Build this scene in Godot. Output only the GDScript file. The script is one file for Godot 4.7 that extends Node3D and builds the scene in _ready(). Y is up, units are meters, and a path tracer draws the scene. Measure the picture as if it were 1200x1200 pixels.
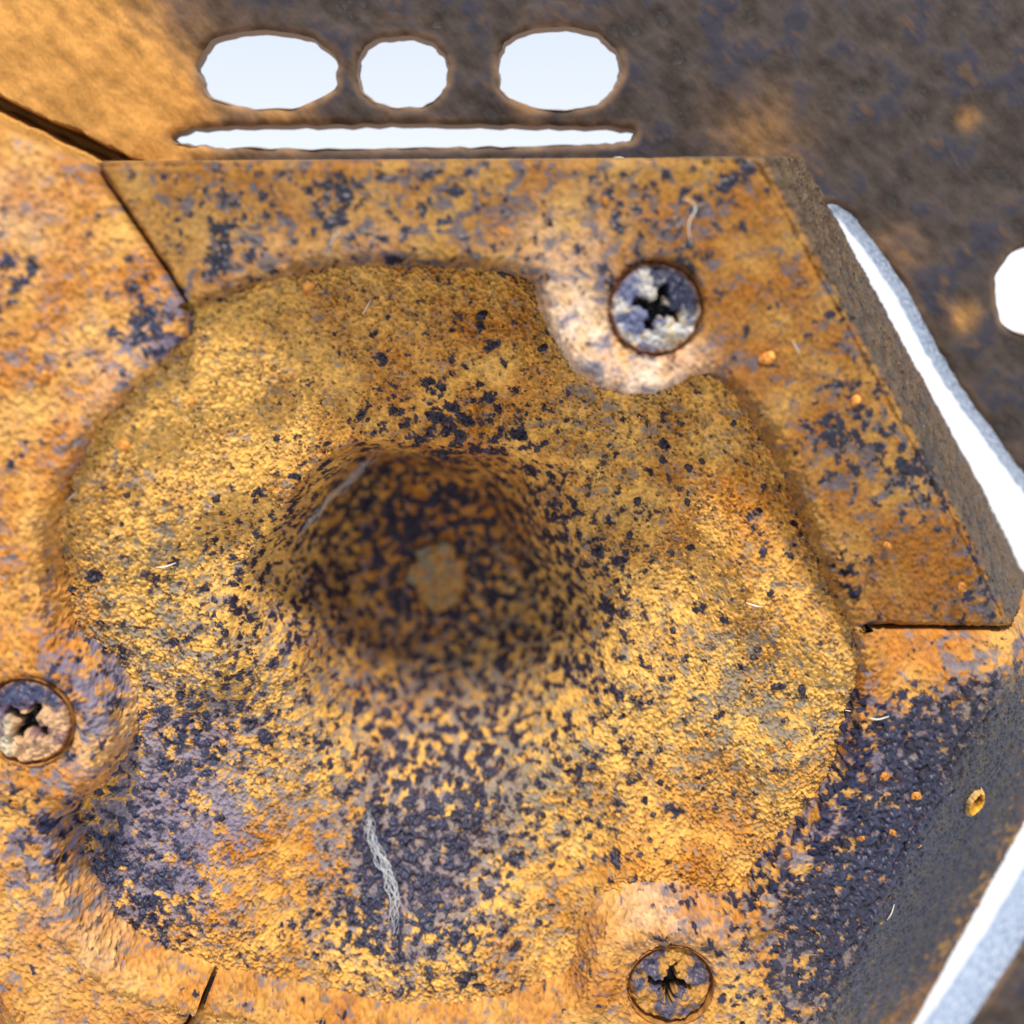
extends Node3D
# A rusted cast iron cup clamped in a three part hexagonal frame, standing in a slotted iron panel.
# Lengths are written in millimetres (x right, y up, z out of the panel) and scaled to metres when a mesh is made.

const MM := 0.001
const PLATE_Z := -26.0

var blot := noise(3, 0.11, 3)
var spot := noise(7, 0.50, 3)
var speck := noise(11, 1.05, 2)
var lace := noise(19, 0.42, 5)
var fine := noise(23, 1.5, 2)
var lump := noise(31, 0.9, 2)
var grain := cells(37, 2.5, FastNoiseLite.RETURN_DISTANCE)
var crumb := cells(37, 2.5, FastNoiseLite.RETURN_CELL_VALUE)
var blob := cells(53, 0.82, FastNoiseLite.RETURN_DISTANCE)
var blob_size := cells(53, 0.82, FastNoiseLite.RETURN_CELL_VALUE)
var clot := cells(59, 0.38, FastNoiseLite.RETURN_DISTANCE)
var clot_size := cells(59, 0.38, FastNoiseLite.RETURN_CELL_VALUE)
var warp := noise(41, 0.25, 2)
var streak := noise(43, 0.5, 3)

var mat_rust: StandardMaterial3D
var mat_scale: StandardMaterial3D
var names := {}


func _ready() -> void:
	view()
	materials()
	shapes()
	panel()
	dish()
	frame()
	screws()
	threads()


# ---------------------------------------------------------------- camera and light

func view() -> void:
	var cam := Camera3D.new()
	cam.name = "camera"
	add_child(cam)
	var tilt := deg_to_rad(10.0)
	cam.position = Vector3(0, sin(tilt), cos(tilt)) * 140.0 * MM
	cam.rotation.x = -tilt
	var lens := CameraAttributesPhysical.new()
	lens.frustum_focal_length = 28.0
	lens.frustum_focus_distance = 0.150
	lens.frustum_near = 0.01
	lens.frustum_far = 600.0
	lens.exposure_aperture = 5.3
	cam.attributes = lens
	cam.near = 0.01
	cam.far = 600.0
	cam.current = true

	var sky := ProceduralSkyMaterial.new()
	sky.sky_top_color = Color(0.66, 0.74, 0.87)
	sky.sky_horizon_color = Color(0.97, 0.98, 1.0)
	sky.sky_curve = 0.2
	sky.ground_bottom_color = Color(0.45, 0.45, 0.45)
	sky.ground_horizon_color = Color(0.7, 0.7, 0.7)
	sky.sun_angle_max = 0.5
	var e := Environment.new()
	e.background_mode = Environment.BG_SKY
	e.sky = Sky.new()
	e.sky.sky_material = sky
	e.background_energy_multiplier = 0.34
	e.tonemap_mode = Environment.TONE_MAPPER_LINEAR
	e.tonemap_exposure = 3.5
	e.sdfgi_enabled = true
	e.ssao_enabled = true
	e.ssil_enabled = true
	var w := WorldEnvironment.new()
	w.name = "daylight"
	w.environment = e
	add_child(w)

	var sun := DirectionalLight3D.new()
	sun.name = "sun"
	sun.light_color = Color(1.0, 0.97, 0.92)
	sun.light_energy = 0.5
	sun.light_angular_distance = 10.0
	sun.shadow_enabled = true
	add_child(sun)
	sun.look_at_from_position(Vector3(0.02, 1.0, 0.55), Vector3.ZERO)


# ---------------------------------------------------------------- helpers

func noise(s: int, freq: float, octaves: int) -> FastNoiseLite:
	var n := FastNoiseLite.new()
	n.noise_type = FastNoiseLite.TYPE_SIMPLEX_SMOOTH
	n.seed = s
	n.frequency = freq
	n.fractal_octaves = octaves
	n.fractal_type = FastNoiseLite.FRACTAL_FBM if octaves > 1 else FastNoiseLite.FRACTAL_NONE
	return n


func cells(s: int, freq: float, give: FastNoiseLite.CellularReturnType) -> FastNoiseLite:
	var n := FastNoiseLite.new()
	n.noise_type = FastNoiseLite.TYPE_CELLULAR
	n.seed = s
	n.frequency = freq
	n.fractal_type = FastNoiseLite.FRACTAL_NONE
	n.cellular_return_type = give
	n.cellular_distance_function = FastNoiseLite.DISTANCE_EUCLIDEAN
	n.cellular_jitter = 1.0
	return n


func numbered(called: String) -> String:
	names[called] = names.get(called, -1) + 1
	return called if names[called] == 0 else "%s_%03d" % [called, names[called]]


func tag(o: Node3D, label: String, category: String, group := "") -> void:
	o.set_meta("label", label)
	o.set_meta("category", category)
	if group:
		o.set_meta("group", group)


func thing(called: String, at: Vector3, label: String, category: String, group := "") -> Node3D:
	var o := Node3D.new()
	o.name = numbered(called)
	o.position = at * MM
	add_child(o)
	tag(o, label, category, group)
	return o


func part(called: String, m: Mesh, parent: Node3D, at := Vector3.ZERO) -> MeshInstance3D:
	var o := MeshInstance3D.new()
	o.name = numbered(called) if parent == self else called
	o.mesh = m
	o.position = at * MM
	parent.add_child(o, true)
	return o


func pts(a: Array) -> PackedVector2Array:
	var p := PackedVector2Array()
	for i in range(0, a.size(), 2):
		p.append(Vector2(a[i], a[i + 1]))
	return p


func smooth(p: PackedVector2Array, closed := true, each := 4) -> PackedVector2Array:
	var r := PackedVector2Array()
	var n := p.size()
	for i in (n if closed else n - 1):
		var a := p[(i - 1 + n) % n] if closed else p[maxi(i - 1, 0)]
		var d := p[(i + 2) % n] if closed else p[mini(i + 2, n - 1)]
		for k in each:
			r.append(p[i].cubic_interpolate(p[(i + 1) % n], a, d, float(k) / each))
	if not closed:
		r.append(p[n - 1])
	return r


# signed distance to a closed outline, negative inside
func outline_distance(p: PackedVector2Array, q: Vector2) -> float:
	var best := 1e9
	var inside := false
	var j := p.size() - 1
	for i in p.size():
		var a := p[i]
		var b := p[j]
		var ab := b - a
		var t := clampf((q - a).dot(ab) / ab.length_squared(), 0.0, 1.0)
		best = minf(best, (q - a - ab * t).length_squared())
		if (a.y > q.y) != (b.y > q.y) and q.x < (b.x - a.x) * (q.y - a.y) / (b.y - a.y) + a.x:
			inside = not inside
		j = i
	return -sqrt(best) if inside else sqrt(best)


# a number known on a coarse lattice and read between its points
class Field:
	var x0: float
	var y0: float
	var step: float
	var w: int
	var h: int
	var v := PackedFloat32Array()

	func _init(ax0: float, ax1: float, ay0: float, ay1: float, s: float, f: Callable) -> void:
		x0 = ax0
		y0 = ay0
		step = s
		w = int((ax1 - ax0) / s) + 2
		h = int((ay1 - ay0) / s) + 2
		var rows := []
		rows.resize(h)
		var row := func(j: int) -> void:
			var r := PackedFloat32Array()
			r.resize(w)
			for i in w:
				r[i] = f.call(x0 + i * step, y0 + j * step)
			rows[j] = r
		var task := WorkerThreadPool.add_group_task(row, h)
		WorkerThreadPool.wait_for_group_task_completion(task)
		for r in rows:
			v.append_array(r)

	func at(x: float, y: float) -> float:
		var fx := clampf((x - x0) / step, 0.0, w - 1.001)
		var fy := clampf((y - y0) / step, 0.0, h - 1.001)
		var i := int(fx)
		var j := int(fy)
		fx -= i
		fy -= j
		var k := j * w + i
		var a := v[k] + (v[k + 1] - v[k]) * fx
		var b := v[k + w] + (v[k + w + 1] - v[k + w]) * fx
		return a + (b - a) * fy


# soft patches: x, y, radius, weight, ... added up
func patches(base: float, a: Array) -> Field:
	return Field.new(-95, 80, -95, 60, 1.0, func(x: float, y: float) -> float:
		var s := base
		for i in range(0, a.size(), 4):
			var d: float = (Vector2(x - a[i], y - a[i + 1]).length_squared()) / (a[i + 2] * a[i + 2])
			if d < 6.0:
				s += a[i + 3] * exp(-d)
		return s)


# A surface over the plane, cut to where domain is negative. shade gives a Color: red, green, blue and the height z.
func sheet(x0: float, x1: float, y0: float, y1: float, step: float, origin: Vector3, domain: Callable, shade: Callable, gloss := 0.075) -> ArrayMesh:
	var w := int((x1 - x0) / step) + 1
	var h := int((y1 - y0) / step) + 1
	var dist := []
	dist.resize(h)
	var measure := func(j: int) -> void:
		var r := PackedFloat32Array()
		r.resize(w)
		for i in w:
			r[i] = domain.call(x0 + i * step, y0 + j * step)
		dist[j] = r
	WorkerThreadPool.wait_for_group_task_completion(WorkerThreadPool.add_group_task(measure, h))
	var made := []
	made.resize(h)
	var build := func(j: int) -> void:
		var p := PackedVector3Array()
		var c := PackedColorArray()
		p.resize(w)
		c.resize(w)
		var d0: PackedFloat32Array = dist[maxi(j - 1, 0)]
		var d1: PackedFloat32Array = dist[j]
		var d2: PackedFloat32Array = dist[mini(j + 1, h - 1)]
		for i in w:
			var d := d1[i]
			if d > step * 1.6:
				continue
			var x := x0 + i * step
			var y := y0 + j * step
			if d > 0.0:
				var g := Vector2(d1[mini(i + 1, w - 1)] - d1[maxi(i - 1, 0)], d2[i] - d0[i]) / (2.0 * step)
				if g.length_squared() > 1e-9:
					g = g.normalized() * minf(d / maxf(g.length(), 0.5), step * 1.5)
					x -= g.x
					y -= g.y
				d = 0.0
			var s: Color = shade.call(x, y, d)
			p[i] = Vector3(x, y, s.a)
			s.a = 1.0
			c[i] = s
		made[j] = [p, c]
	WorkerThreadPool.wait_for_group_task_completion(WorkerThreadPool.add_group_task(build, h))
	# normals, then the faces: dull rust and glossy scale
	var normals := []
	normals.resize(h)
	var used := []
	used.resize(h)
	var lean := func(j: int) -> void:
		var n := PackedVector3Array()
		n.resize(w)
		var u := PackedByteArray()
		u.resize(w)
		var jm := maxi(j - 1, 0)
		var jp := mini(j + 1, h - 1)
		var a: PackedVector3Array = made[j][0]
		var b: PackedVector3Array = made[jm][0]
		var c: PackedVector3Array = made[jp][0]
		var da: PackedFloat32Array = dist[j]
		var db: PackedFloat32Array = dist[jm]
		var dc: PackedFloat32Array = dist[jp]
		var far := step * 1.6
		for i in w:
			var im := maxi(i - 1, 0)
			var ip := mini(i + 1, w - 1)
			if da[i] > far:
				continue
			if da[im] > far: im = i
			if da[ip] > far: ip = i
			var v0 := b[i] if db[i] <= far else a[i]
			var v1 := c[i] if dc[i] <= far else a[i]
			var v := (a[ip] - a[im]).cross(v1 - v0)
			n[i] = v.normalized() if v.length_squared() > 1e-12 else Vector3(0, 0, 1)
			if j < h - 1 and i < w - 1:
				var lo := minf(minf(da[i], da[i + 1]), minf(dc[i], dc[i + 1]))
				var hi := maxf(maxf(da[i], da[i + 1]), maxf(dc[i], dc[i + 1]))
				if lo < 0.0 and hi <= far:
					var q: Color = made[j][1][i] + made[j][1][i + 1] + made[jp][1][i] + made[jp][1][i + 1]
					u[i] = 2 if (q.r + q.g + q.b) / 12.0 < gloss else 1
		normals[j] = n
		used[j] = u
	WorkerThreadPool.wait_for_group_task_completion(WorkerThreadPool.add_group_task(lean, h))
	var mesh := ArrayMesh.new()
	for kind in [1, 2]:
		var out_p := PackedVector3Array()
		var out_n := PackedVector3Array()
		var out_c := PackedColorArray()
		var index := PackedInt32Array()
		var last := PackedInt32Array()
		last.resize(w)
		last.fill(-1)
		var this := last.duplicate()
		for j in h:
			var u: PackedByteArray = used[j]
			if u.find(kind) < 0:
				last.fill(-1)
				continue
			var next := PackedInt32Array()
			next.resize(w)
			next.fill(-1)
			var pa: PackedVector3Array = made[j][0]
			var na: PackedVector3Array = normals[j]
			var ca: PackedColorArray = made[j][1]
			var pb: PackedVector3Array = made[j + 1][0]
			var nb: PackedVector3Array = normals[j + 1]
			var cb: PackedColorArray = made[j + 1][1]
			for i in w - 1:
				if u[i] != kind:
					continue
				for k in [i, i + 1]:
					if last[k] < 0:
						last[k] = out_p.size()
						out_p.append((pa[k] - origin) * MM)
						out_n.append(na[k])
						out_c.append(ca[k])
					if next[k] < 0:
						next[k] = out_p.size()
						out_p.append((pb[k] - origin) * MM)
						out_n.append(nb[k])
						out_c.append(cb[k])
				index.append(last[i])
				index.append(next[i])
				index.append(last[i + 1])
				index.append(last[i + 1])
				index.append(next[i])
				index.append(next[i + 1])
			last = next
		if index.is_empty():
			continue
		var arrays := []
		arrays.resize(Mesh.ARRAY_MAX)
		arrays[Mesh.ARRAY_VERTEX] = out_p
		arrays[Mesh.ARRAY_NORMAL] = out_n
		arrays[Mesh.ARRAY_COLOR] = out_c
		arrays[Mesh.ARRAY_INDEX] = index
		mesh.add_surface_from_arrays(Mesh.PRIMITIVE_TRIANGLES, arrays)
		mesh.surface_set_material(mesh.get_surface_count() - 1, mat_rust if kind == 1 else mat_scale)
	return mesh


func tube(st: SurfaceTool, p: PackedVector3Array, r: float, sides := 6, taper := 0.35) -> void:
	var up := Vector3(0.2, 0.3, 1).normalized()
	var n := p.size()
	for i in n - 1:
		var ring := []
		for k in 2:
			var q := i + k
			var dir := (p[mini(q + 1, n - 1)] - p[maxi(q - 1, 0)]).normalized()
			var sx := dir.cross(up).normalized()
			var sy := sx.cross(dir)
			var t := float(q) / (n - 1)
			var rr := r * lerpf(taper, 1.0, sin(PI * clampf(t, 0.04, 0.96)))
			var pts3 := []
			for s in sides:
				var a := TAU * s / sides
				pts3.append((p[q] + (sx * cos(a) + sy * sin(a)) * rr) * MM)
			ring.append(pts3)
		for s in sides:
			var s2 := (s + 1) % sides
			for v in [ring[0][s], ring[0][s2], ring[1][s], ring[1][s], ring[0][s2], ring[1][s2]]:
				st.add_vertex(v)


func strand_mesh(list: Array, r: float, m: Material, origin: Vector3, sides := 6) -> ArrayMesh:
	var st := SurfaceTool.new()
	st.begin(Mesh.PRIMITIVE_TRIANGLES)
	st.set_smooth_group(0)
	for p in list:
		var q := PackedVector3Array()
		for v in p:
			q.append(v - origin)
		tube(st, q, r, sides)
	st.generate_normals()
	st.set_material(m)
	return st.commit()


# ---------------------------------------------------------------- materials

func materials() -> void:
	mat_rust = StandardMaterial3D.new()
	mat_rust.resource_name = "rust"
	mat_rust.vertex_color_use_as_albedo = true
	mat_rust.roughness = 0.88
	mat_rust.metallic_specular = 0.3
	mat_scale = StandardMaterial3D.new()
	mat_scale.resource_name = "iron_scale"
	mat_scale.vertex_color_use_as_albedo = true
	mat_scale.roughness = 0.45
	mat_scale.metallic_specular = 0.42


const OCHRE := Color(0.66, 0.36, 0.085)
const ORANGE := Color(0.46, 0.165, 0.014)
const CREAM := Color(0.80, 0.58, 0.42)
const GREY := Color(0.17, 0.155, 0.10)
const BLUE := Color(0.13, 0.14, 0.22)
const DARK := Color(0.022, 0.016, 0.026)
const BROWN := Color(0.14, 0.055, 0.018)


# weathered iron at a point: colour, and in alpha the relief in millimetres
func rust(x: float, y: float, z: float, dark: float, grey: float, orange: float, blue: float, pale: float, crumbly := 1.0) -> Color:
	var wx := warp.get_noise_3d(x, y, z)
	var wy := warp.get_noise_3d(y + 40.0, x, z)
	var f := fine.get_noise_3d(x, y, z)
	var u := lump.get_noise_3d(x, y, z)
	var b := blot.get_noise_3d(x, y, z)
	var l := lace.get_noise_3d(x + wy * 2.0, y, z)
	var s := spot.get_noise_3d(x, y, z)
	var gr := grain.get_noise_3d(x + 0.2 * f, y + 0.2 * u, z) + 1.0   # 0 in the middle of a crumb
	var t := 0.40 - 0.70 * grey
	var g := smoothstep(t, t + 0.22, l + 0.30 * f + 0.25 * u + 0.2 * b)
	crumbly *= (1.0 - 0.5 * g) * clampf(0.95 + 1.0 * s + 0.6 * b, 0.55, 1.25)
	gr = lerpf(0.35, gr, crumbly)
	var tone := crumbly * crumb.get_noise_3d(x + 0.2 * f, y + 0.2 * u, z)
	# flakes of bare scale: many small, some large, run together where the rust is thin
	var qx := x + 0.55 * u + 0.30 * f
	var qy := y + 0.55 * s - 0.30 * f
	var keep := blob_size.get_noise_3d(qx, qy, z) * 0.5 + 0.5
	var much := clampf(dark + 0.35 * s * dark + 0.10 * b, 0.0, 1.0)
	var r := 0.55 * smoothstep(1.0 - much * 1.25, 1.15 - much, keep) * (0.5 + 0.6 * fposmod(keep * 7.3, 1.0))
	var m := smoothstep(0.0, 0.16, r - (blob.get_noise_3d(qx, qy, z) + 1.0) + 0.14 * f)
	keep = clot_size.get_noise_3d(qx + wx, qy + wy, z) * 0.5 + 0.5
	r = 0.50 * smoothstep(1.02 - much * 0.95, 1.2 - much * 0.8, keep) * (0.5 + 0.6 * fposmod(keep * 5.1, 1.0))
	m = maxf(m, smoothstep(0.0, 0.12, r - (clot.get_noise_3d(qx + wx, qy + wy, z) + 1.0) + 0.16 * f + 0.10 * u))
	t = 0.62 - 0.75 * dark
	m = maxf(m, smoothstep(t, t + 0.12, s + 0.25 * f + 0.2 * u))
	var c := OCHRE.lerp(ORANGE, clampf(orange + 0.9 * b + 0.35 * l, 0.0, 1.0))
	c = c.lerp(CREAM, clampf(pale + 0.9 * wx * pale + 0.4 * l * pale, 0.0, 1.0))
	c = c * (1.0 + 0.35 * f + 0.28 * u + 0.26 * tone)
	var under := GREY.lerp(BLUE, clampf(blue + 0.4 * l, 0.0, 1.0)) * (1.0 + 0.45 * f + 0.2 * u)
	c = c.lerp(under, clampf(maxf(g * 0.85, smoothstep(0.42, 0.72, gr + 0.35 * l + 0.15 * tone) * (0.32 + grey * 1.3)), 0.0, 0.9))
	var pit := smoothstep(0.62 - 0.3 * much, 0.74 - 0.3 * much, tone) * smoothstep(0.62, 0.40, gr) * (1.0 - pale)
	c = c.lerp(BROWN * 0.55, pit * 0.9)
	if m > 0.0:
		c = c.lerp(BROWN, minf(1.0, m * 1.8))
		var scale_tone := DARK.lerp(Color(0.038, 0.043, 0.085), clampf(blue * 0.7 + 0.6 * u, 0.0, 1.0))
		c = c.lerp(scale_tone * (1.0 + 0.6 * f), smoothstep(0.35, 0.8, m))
	c.a = 0.24 * (1.0 - m) * (1.0 - 0.5 * g) + 0.26 * f + 0.10 * u - (0.42 * gr - 0.10 * tone) * (1.0 - m * 0.6) + 0.25 * b + 0.25 * s - 0.22 * pit + m * (0.20 * u + 0.22 * s + 0.12 * f)
	return c


# ---------------------------------------------------------------- shared shapes

var inner: PackedVector2Array
var sd_inner: Field
var corners: PackedVector2Array
var seam_left: PackedVector2Array
var seam_right: PackedVector2Array
var seam_low: PackedVector2Array
const SLOPES := [9.0, 2.4, 0.92, 1.0, 1.2, 1.4]
var screw_at: PackedVector2Array
var shelf: Field
var rim_r: PackedFloat32Array
var rim_a: PackedFloat32Array
var pit_at: Vector2


func shapes() -> void:
	var low_side := pts([42.1, -19.4, 41.6, -25.5, 40.4, -32.2, 37.8, -37.8, 34.3, -43.6, 31.2, -48.2, 29.5, -50.6, 25.7, -51.7, 20.7, -50.6, 15.3, -50.8, 11.5, -52.9, 9.9, -56.5, 8.8, -61.2, 6.6, -64.3, 0.0, -66.1, -11.1, -67.3, -22.2, -66.1, -33.2, -62.5, -44.0, -58.8, -49.4, -55.9, -52.4, -51.7, -54.8, -45.9, -55.0, -40.1, -54.2, -36.7, -50.8, -33.8, -47.9, -29.4, -47.2, -25.5, -48.0, -21.6, -50.4, -17.8, -53.4, -15.1])
	var high_side := pts([-54.2, -10.8, -54.7, -6.7, -53.6, -1.0, -51.2, 4.5, -48.5, 9.0, -45.3, 13.0, -41.1, 16.9, -37.5, 20.3, -36.7, 23.5, -33.9, 24.6, -29.0, 26.7, -21.2, 28.6, -15.4, 29.1, -9.6, 29.2, -3.9, 28.6, 1.0, 27.9, 3.1, 27.0, 3.9, 24.6, 4.7, 21.7, 6.3, 18.8, 8.8, 16.1, 11.8, 14.4, 15.2, 14.0, 18.6, 15.1, 21.1, 16.5, 23.5, 16.2, 26.5, 14.0, 30.1, 9.5, 33.4, 3.5, 35.6, -2.0, 37.5, -7.2, 39.1, -11.8, 40.7, -14.7])
	low_side.append_array(high_side)
	inner = smooth(low_side)
	sd_inner = Field.new(-95, 80, -95, 60, 0.5, func(x: float, y: float) -> float: return outline_distance(inner, Vector2(x, y)))
	corners = pts([-47.1, 39.6, 27.1, 40.0, 60.3, -15.0, 30.3, -82.9, -51.8, -82.9, -83.0, -15.0])
	seam_left = pts([-36.7, 23.5, -47.1, 39.6, -56.7, 44.2])
	seam_right = pts([40.7, -14.7, 60.3, -15.1])
	seam_low = pts([-37.0, -58.8, -53.1, -85.3])
	screw_at = pts([16.4, 23.5])
	screw_at.append_array(pts([-57.3, -24.6]))
	screw_at.append_array(pts([20.0, -60.6]))
	# the cup without its well: heights at places round the edge, blended
	var known := [-10.3, 29.2, -9.0, -2.1, 28.5, -9.5, -20.3, 28.6, -7.0, -29.7, 26.6, -3.5, -37.0, 23.2, -2.0, 4.1, 25.1, -9.5, 15.7, 12.3, -8.5, 25.4, 14.6, -5.0, 36.4, -1.0, -5.5, 31.0, 9.4, -6.5, 41.5, -15.4, -2.5, 39.7, -33.5, -4.5, 31.0, -52.8, -6.0, 17.8, -53.1, -6.5, -11.3, -67.4, -6.0, -44.1, -57.9, -4.5, -54.1, -40.3, -4.5, -47.6, -28.0, -5.0, -55.0, -10.1, -3.5, -51.4, 4.0, -0.3, -45.3, 13.0, 0.0, -40.2, 18.8, -0.6, -10.3, 20.6, -8.0, -10.6, 14.2, -10.5, -11.0, 8.5, -15.0, -18.4, 9.7, -13.5, -1.1, 9.6, -14.5, -20.7, 17.5, -8.2, 0.0, 17.5, -9.0, -26.2, 9.7, -8.5, -30.4, 15.7, -4.5, -34.9, 17.8, -2.6, 9.7, 7.7, -12.5, 13.0, 2.3, -12.0, 22.8, 7.3, -6.5, -37.1, 3.3, -4.8, -45.7, -0.4, -2.2, -32.2, -6.0, -9.5, -40.1, -17.9, -4.6, -36.1, -30.3, -8.0, -22.4, -47.2, -9.0, 4.5, -47.9, -10.5, 28.0, -23.1, -7.0, 31.3, -9.3, -4.6, 19.6, -10.7, -10.5, 22.1, -37.4, -8.5]
	shelf = Field.new(-60, 60, -65, 50, 1.5, func(x: float, y: float) -> float:
		var s := 0.0
		var ws := 0.0
		for i in range(0, known.size(), 3):
			var d: float = Vector2(x - known[i], y - known[i + 1]).length_squared() + 9.0
			var w := 1.0 / (d * d)
			s += w * known[i + 2]
			ws += w
		return s / ws)
	pit_at = pts([-12.6, -19.1])[0]
	var rim := pts([-9.0, 6.3, -1.1, 6.8, 7.4, 5.4, 20.2, -0.5, 30.2, -12.5, 28.6, -29.5, 15.7, -48.4, -6.8, -55.6, -25.9, -50.8, -36.5, -35.3, -35.9, -19.3, -33.5, -8.1, -28.8, -1.4, -24.5, 4.2, -18.5, 7.0])
	for p in smooth(rim, true, 6):
		rim_a.append(fposmod((p - pit_at).angle(), TAU))
		rim_r.append((p - pit_at).length())


func rim_radius(a: float) -> float:
	a = fposmod(a, TAU)
	var n := rim_a.size()
	for i in n:
		var a0 := rim_a[i]
		var a1 := rim_a[(i + 1) % n]
		# the rim runs clockwise, so its angles fall
		var span := fposmod(a0 - a1, TAU)
		var t := fposmod(a0 - a, TAU)
		if t <= span:
			return lerpf(rim_r[i], rim_r[(i + 1) % n], t / maxf(span, 1e-6))
	return 20.0


var well: Field


func well_depth(x: float, y: float) -> float:
	var q := Vector2(x, y) - pit_at
	var a := q.angle()
	var d := q.length() / rim_radius(a)
	# steep under the upper and upper left lip, an open slope to the right and below
	var steep := pow(maxf(0.0, cos(wrapf(a - 1.9, -PI, PI) * 0.75)) if absf(wrapf(a - 1.9, -PI, PI)) < 2.0 else 0.0, 2.6)
	var inner_edge := 0.30 + 0.43 * steep
	var t := clampf((d - inner_edge) / (1.0 - inner_edge), 0.0, 1.15)
	# a rounded foot, a straight wall, a tight lip
	var s_lip := t * t * (2.4 - 1.4 * t)
	var s_open := 0.74 * smoothstep(-0.05, 0.52, t) + 0.26 * t
	var s := lerpf(s_open, s_lip, smoothstep(0.1, 0.7, steep)) if t < 1.0 else 1.0
	var floor_sag := 1.5 * (1.0 - clampf(d / inner_edge, 0.0, 1.0))
	return 1.0 - s + floor_sag * 0.03


# ---------------------------------------------------------------- the cup

func dish_z(x: float, y: float) -> float:
	var s := shelf.at(x, y)
	var w := well.at(x, y)
	return s - w * (38.0 + s)


func dish() -> void:
	well = Field.new(-60, 60, -65, 50, 0.5, well_depth)
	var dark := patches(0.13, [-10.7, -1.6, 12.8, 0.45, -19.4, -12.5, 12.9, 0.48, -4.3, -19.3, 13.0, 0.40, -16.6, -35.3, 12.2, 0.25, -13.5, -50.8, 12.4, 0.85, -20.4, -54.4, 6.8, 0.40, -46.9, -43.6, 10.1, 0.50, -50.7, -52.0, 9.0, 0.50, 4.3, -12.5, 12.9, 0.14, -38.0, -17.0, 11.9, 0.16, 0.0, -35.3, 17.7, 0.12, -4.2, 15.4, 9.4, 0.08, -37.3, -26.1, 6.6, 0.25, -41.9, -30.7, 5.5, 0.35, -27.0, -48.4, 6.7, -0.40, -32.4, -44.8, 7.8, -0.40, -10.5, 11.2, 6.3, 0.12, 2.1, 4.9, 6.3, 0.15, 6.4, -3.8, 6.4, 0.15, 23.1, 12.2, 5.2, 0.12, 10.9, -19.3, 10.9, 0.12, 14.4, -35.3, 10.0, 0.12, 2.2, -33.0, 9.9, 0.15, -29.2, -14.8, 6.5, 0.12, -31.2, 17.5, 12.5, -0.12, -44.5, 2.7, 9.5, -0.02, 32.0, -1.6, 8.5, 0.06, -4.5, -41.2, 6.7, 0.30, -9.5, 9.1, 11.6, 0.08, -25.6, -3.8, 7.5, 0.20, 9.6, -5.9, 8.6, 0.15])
	var grey := patches(0.07, [-43.2, -12.5, 9.7, 0.40, -34.0, -27.2, 13.2, 0.45, -46.9, -43.6, 12.3, 0.95, -46.9, -42.4, 6.7, 0.30, -13.5, -52.0, 9.0, 0.30, -13.5, -49.6, 15.7, 0.85, -4.4, -29.5, 15.4, 0.45, 30.6, -23.8, 12.0, 0.38, 5.4, -12.5, 9.7, 0.25, -21.4, -3.8, 5.3, 0.10, 12.7, 2.7, 6.4, 0.15, 22.1, -35.3, 8.9, 0.10, 4.5, -41.2, 10.0, 0.30, 26.2, 11.2, 6.3, 0.15, 35.2, -29.5, 7.7, 0.25, -31.8, 2.7, 6.4, -0.10, -31.4, -47.2, 7.9, -0.30, 20.1, -44.8, 7.8, -0.20, 10.5, 11.2, 5.2, 0.20, -56.4, -52.0, 5.6, 0.30])
	var orange := patches(0.15, [-4.1, 24.6, 12.4, 0.50, -10.7, -5.9, 16.1, 0.40, -19.6, -21.5, 13.1, 0.30, 31.8, 2.7, 9.5, 0.35, 35.6, -12.5, 8.6, 0.35, 24.5, -1.6, 12.8, 0.30, -31.5, -48.4, 10.1, 0.75, -10.7, -3.8, 13.9, 0.50, -16.3, -19.3, 10.9, 0.25, 28.0, -47.2, 12.3, 0.50, 11.3, -50.8, 10.1, 0.45, -36.7, 11.2, 12.6, -0.30, 19.5, -14.8, 13.0, -0.20, 11.0, -33.0, 15.5, -0.30, -32.4, -12.5, 14.0, -0.35, -33.3, -37.7, 6.7, -0.30, -56.1, -12.5, 4.3, 0.30])
	var blue := patches(0.1, [-46.9, -43.6, 12.3, 0.90, -13.5, -52.0, 13.5, 0.60, -18.5, -19.3, 17.4, 0.35, -42.9, -29.5, 7.7, 0.60, -47.0, -44.8, 13.4, 0.40])
	var origin := Vector3(0, -8, -4)
	var root := thing("rusted_cup", origin, "deep ochre rusted iron cup with a round well in its middle, dark scale showing through", "cup")
	var m := sheet(-58, 46, -68, 36, 0.12, origin,
		func(x: float, y: float) -> float: return sd_inner.at(x, y) - 2.2,
		func(x: float, y: float, _d: float) -> Color:
			var z := dish_z(x, y)
			var inside := sd_inner.at(x, y)
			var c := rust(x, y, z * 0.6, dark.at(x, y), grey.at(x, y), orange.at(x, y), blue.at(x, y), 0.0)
			if inside > 0.0:
				z -= inside * 0.6
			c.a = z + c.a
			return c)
	part("bowl", m, root)
	boss(root, origin)
	var rng := RandomNumberGenerator.new()
	rng.seed = 21
	var lumps := knobs()
	var made := 0
	while made < 90:
		var x := rng.randf_range(-46.0, 40.0)
		var y := rng.randf_range(-48.0, 26.0)
		if sd_inner.at(x, y) > -1.5 or rng.randf() > 0.12 + dark.at(x, y) * 1.3:
			continue
		made += 1
		knob(root, "scale_nodule", lumps, Vector3(x, y, dish_z(x, y) - 0.05), origin, rng.randf_range(0.28, 0.62), rng, mat_scale, Color(0.035, 0.035, 0.06))
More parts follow.
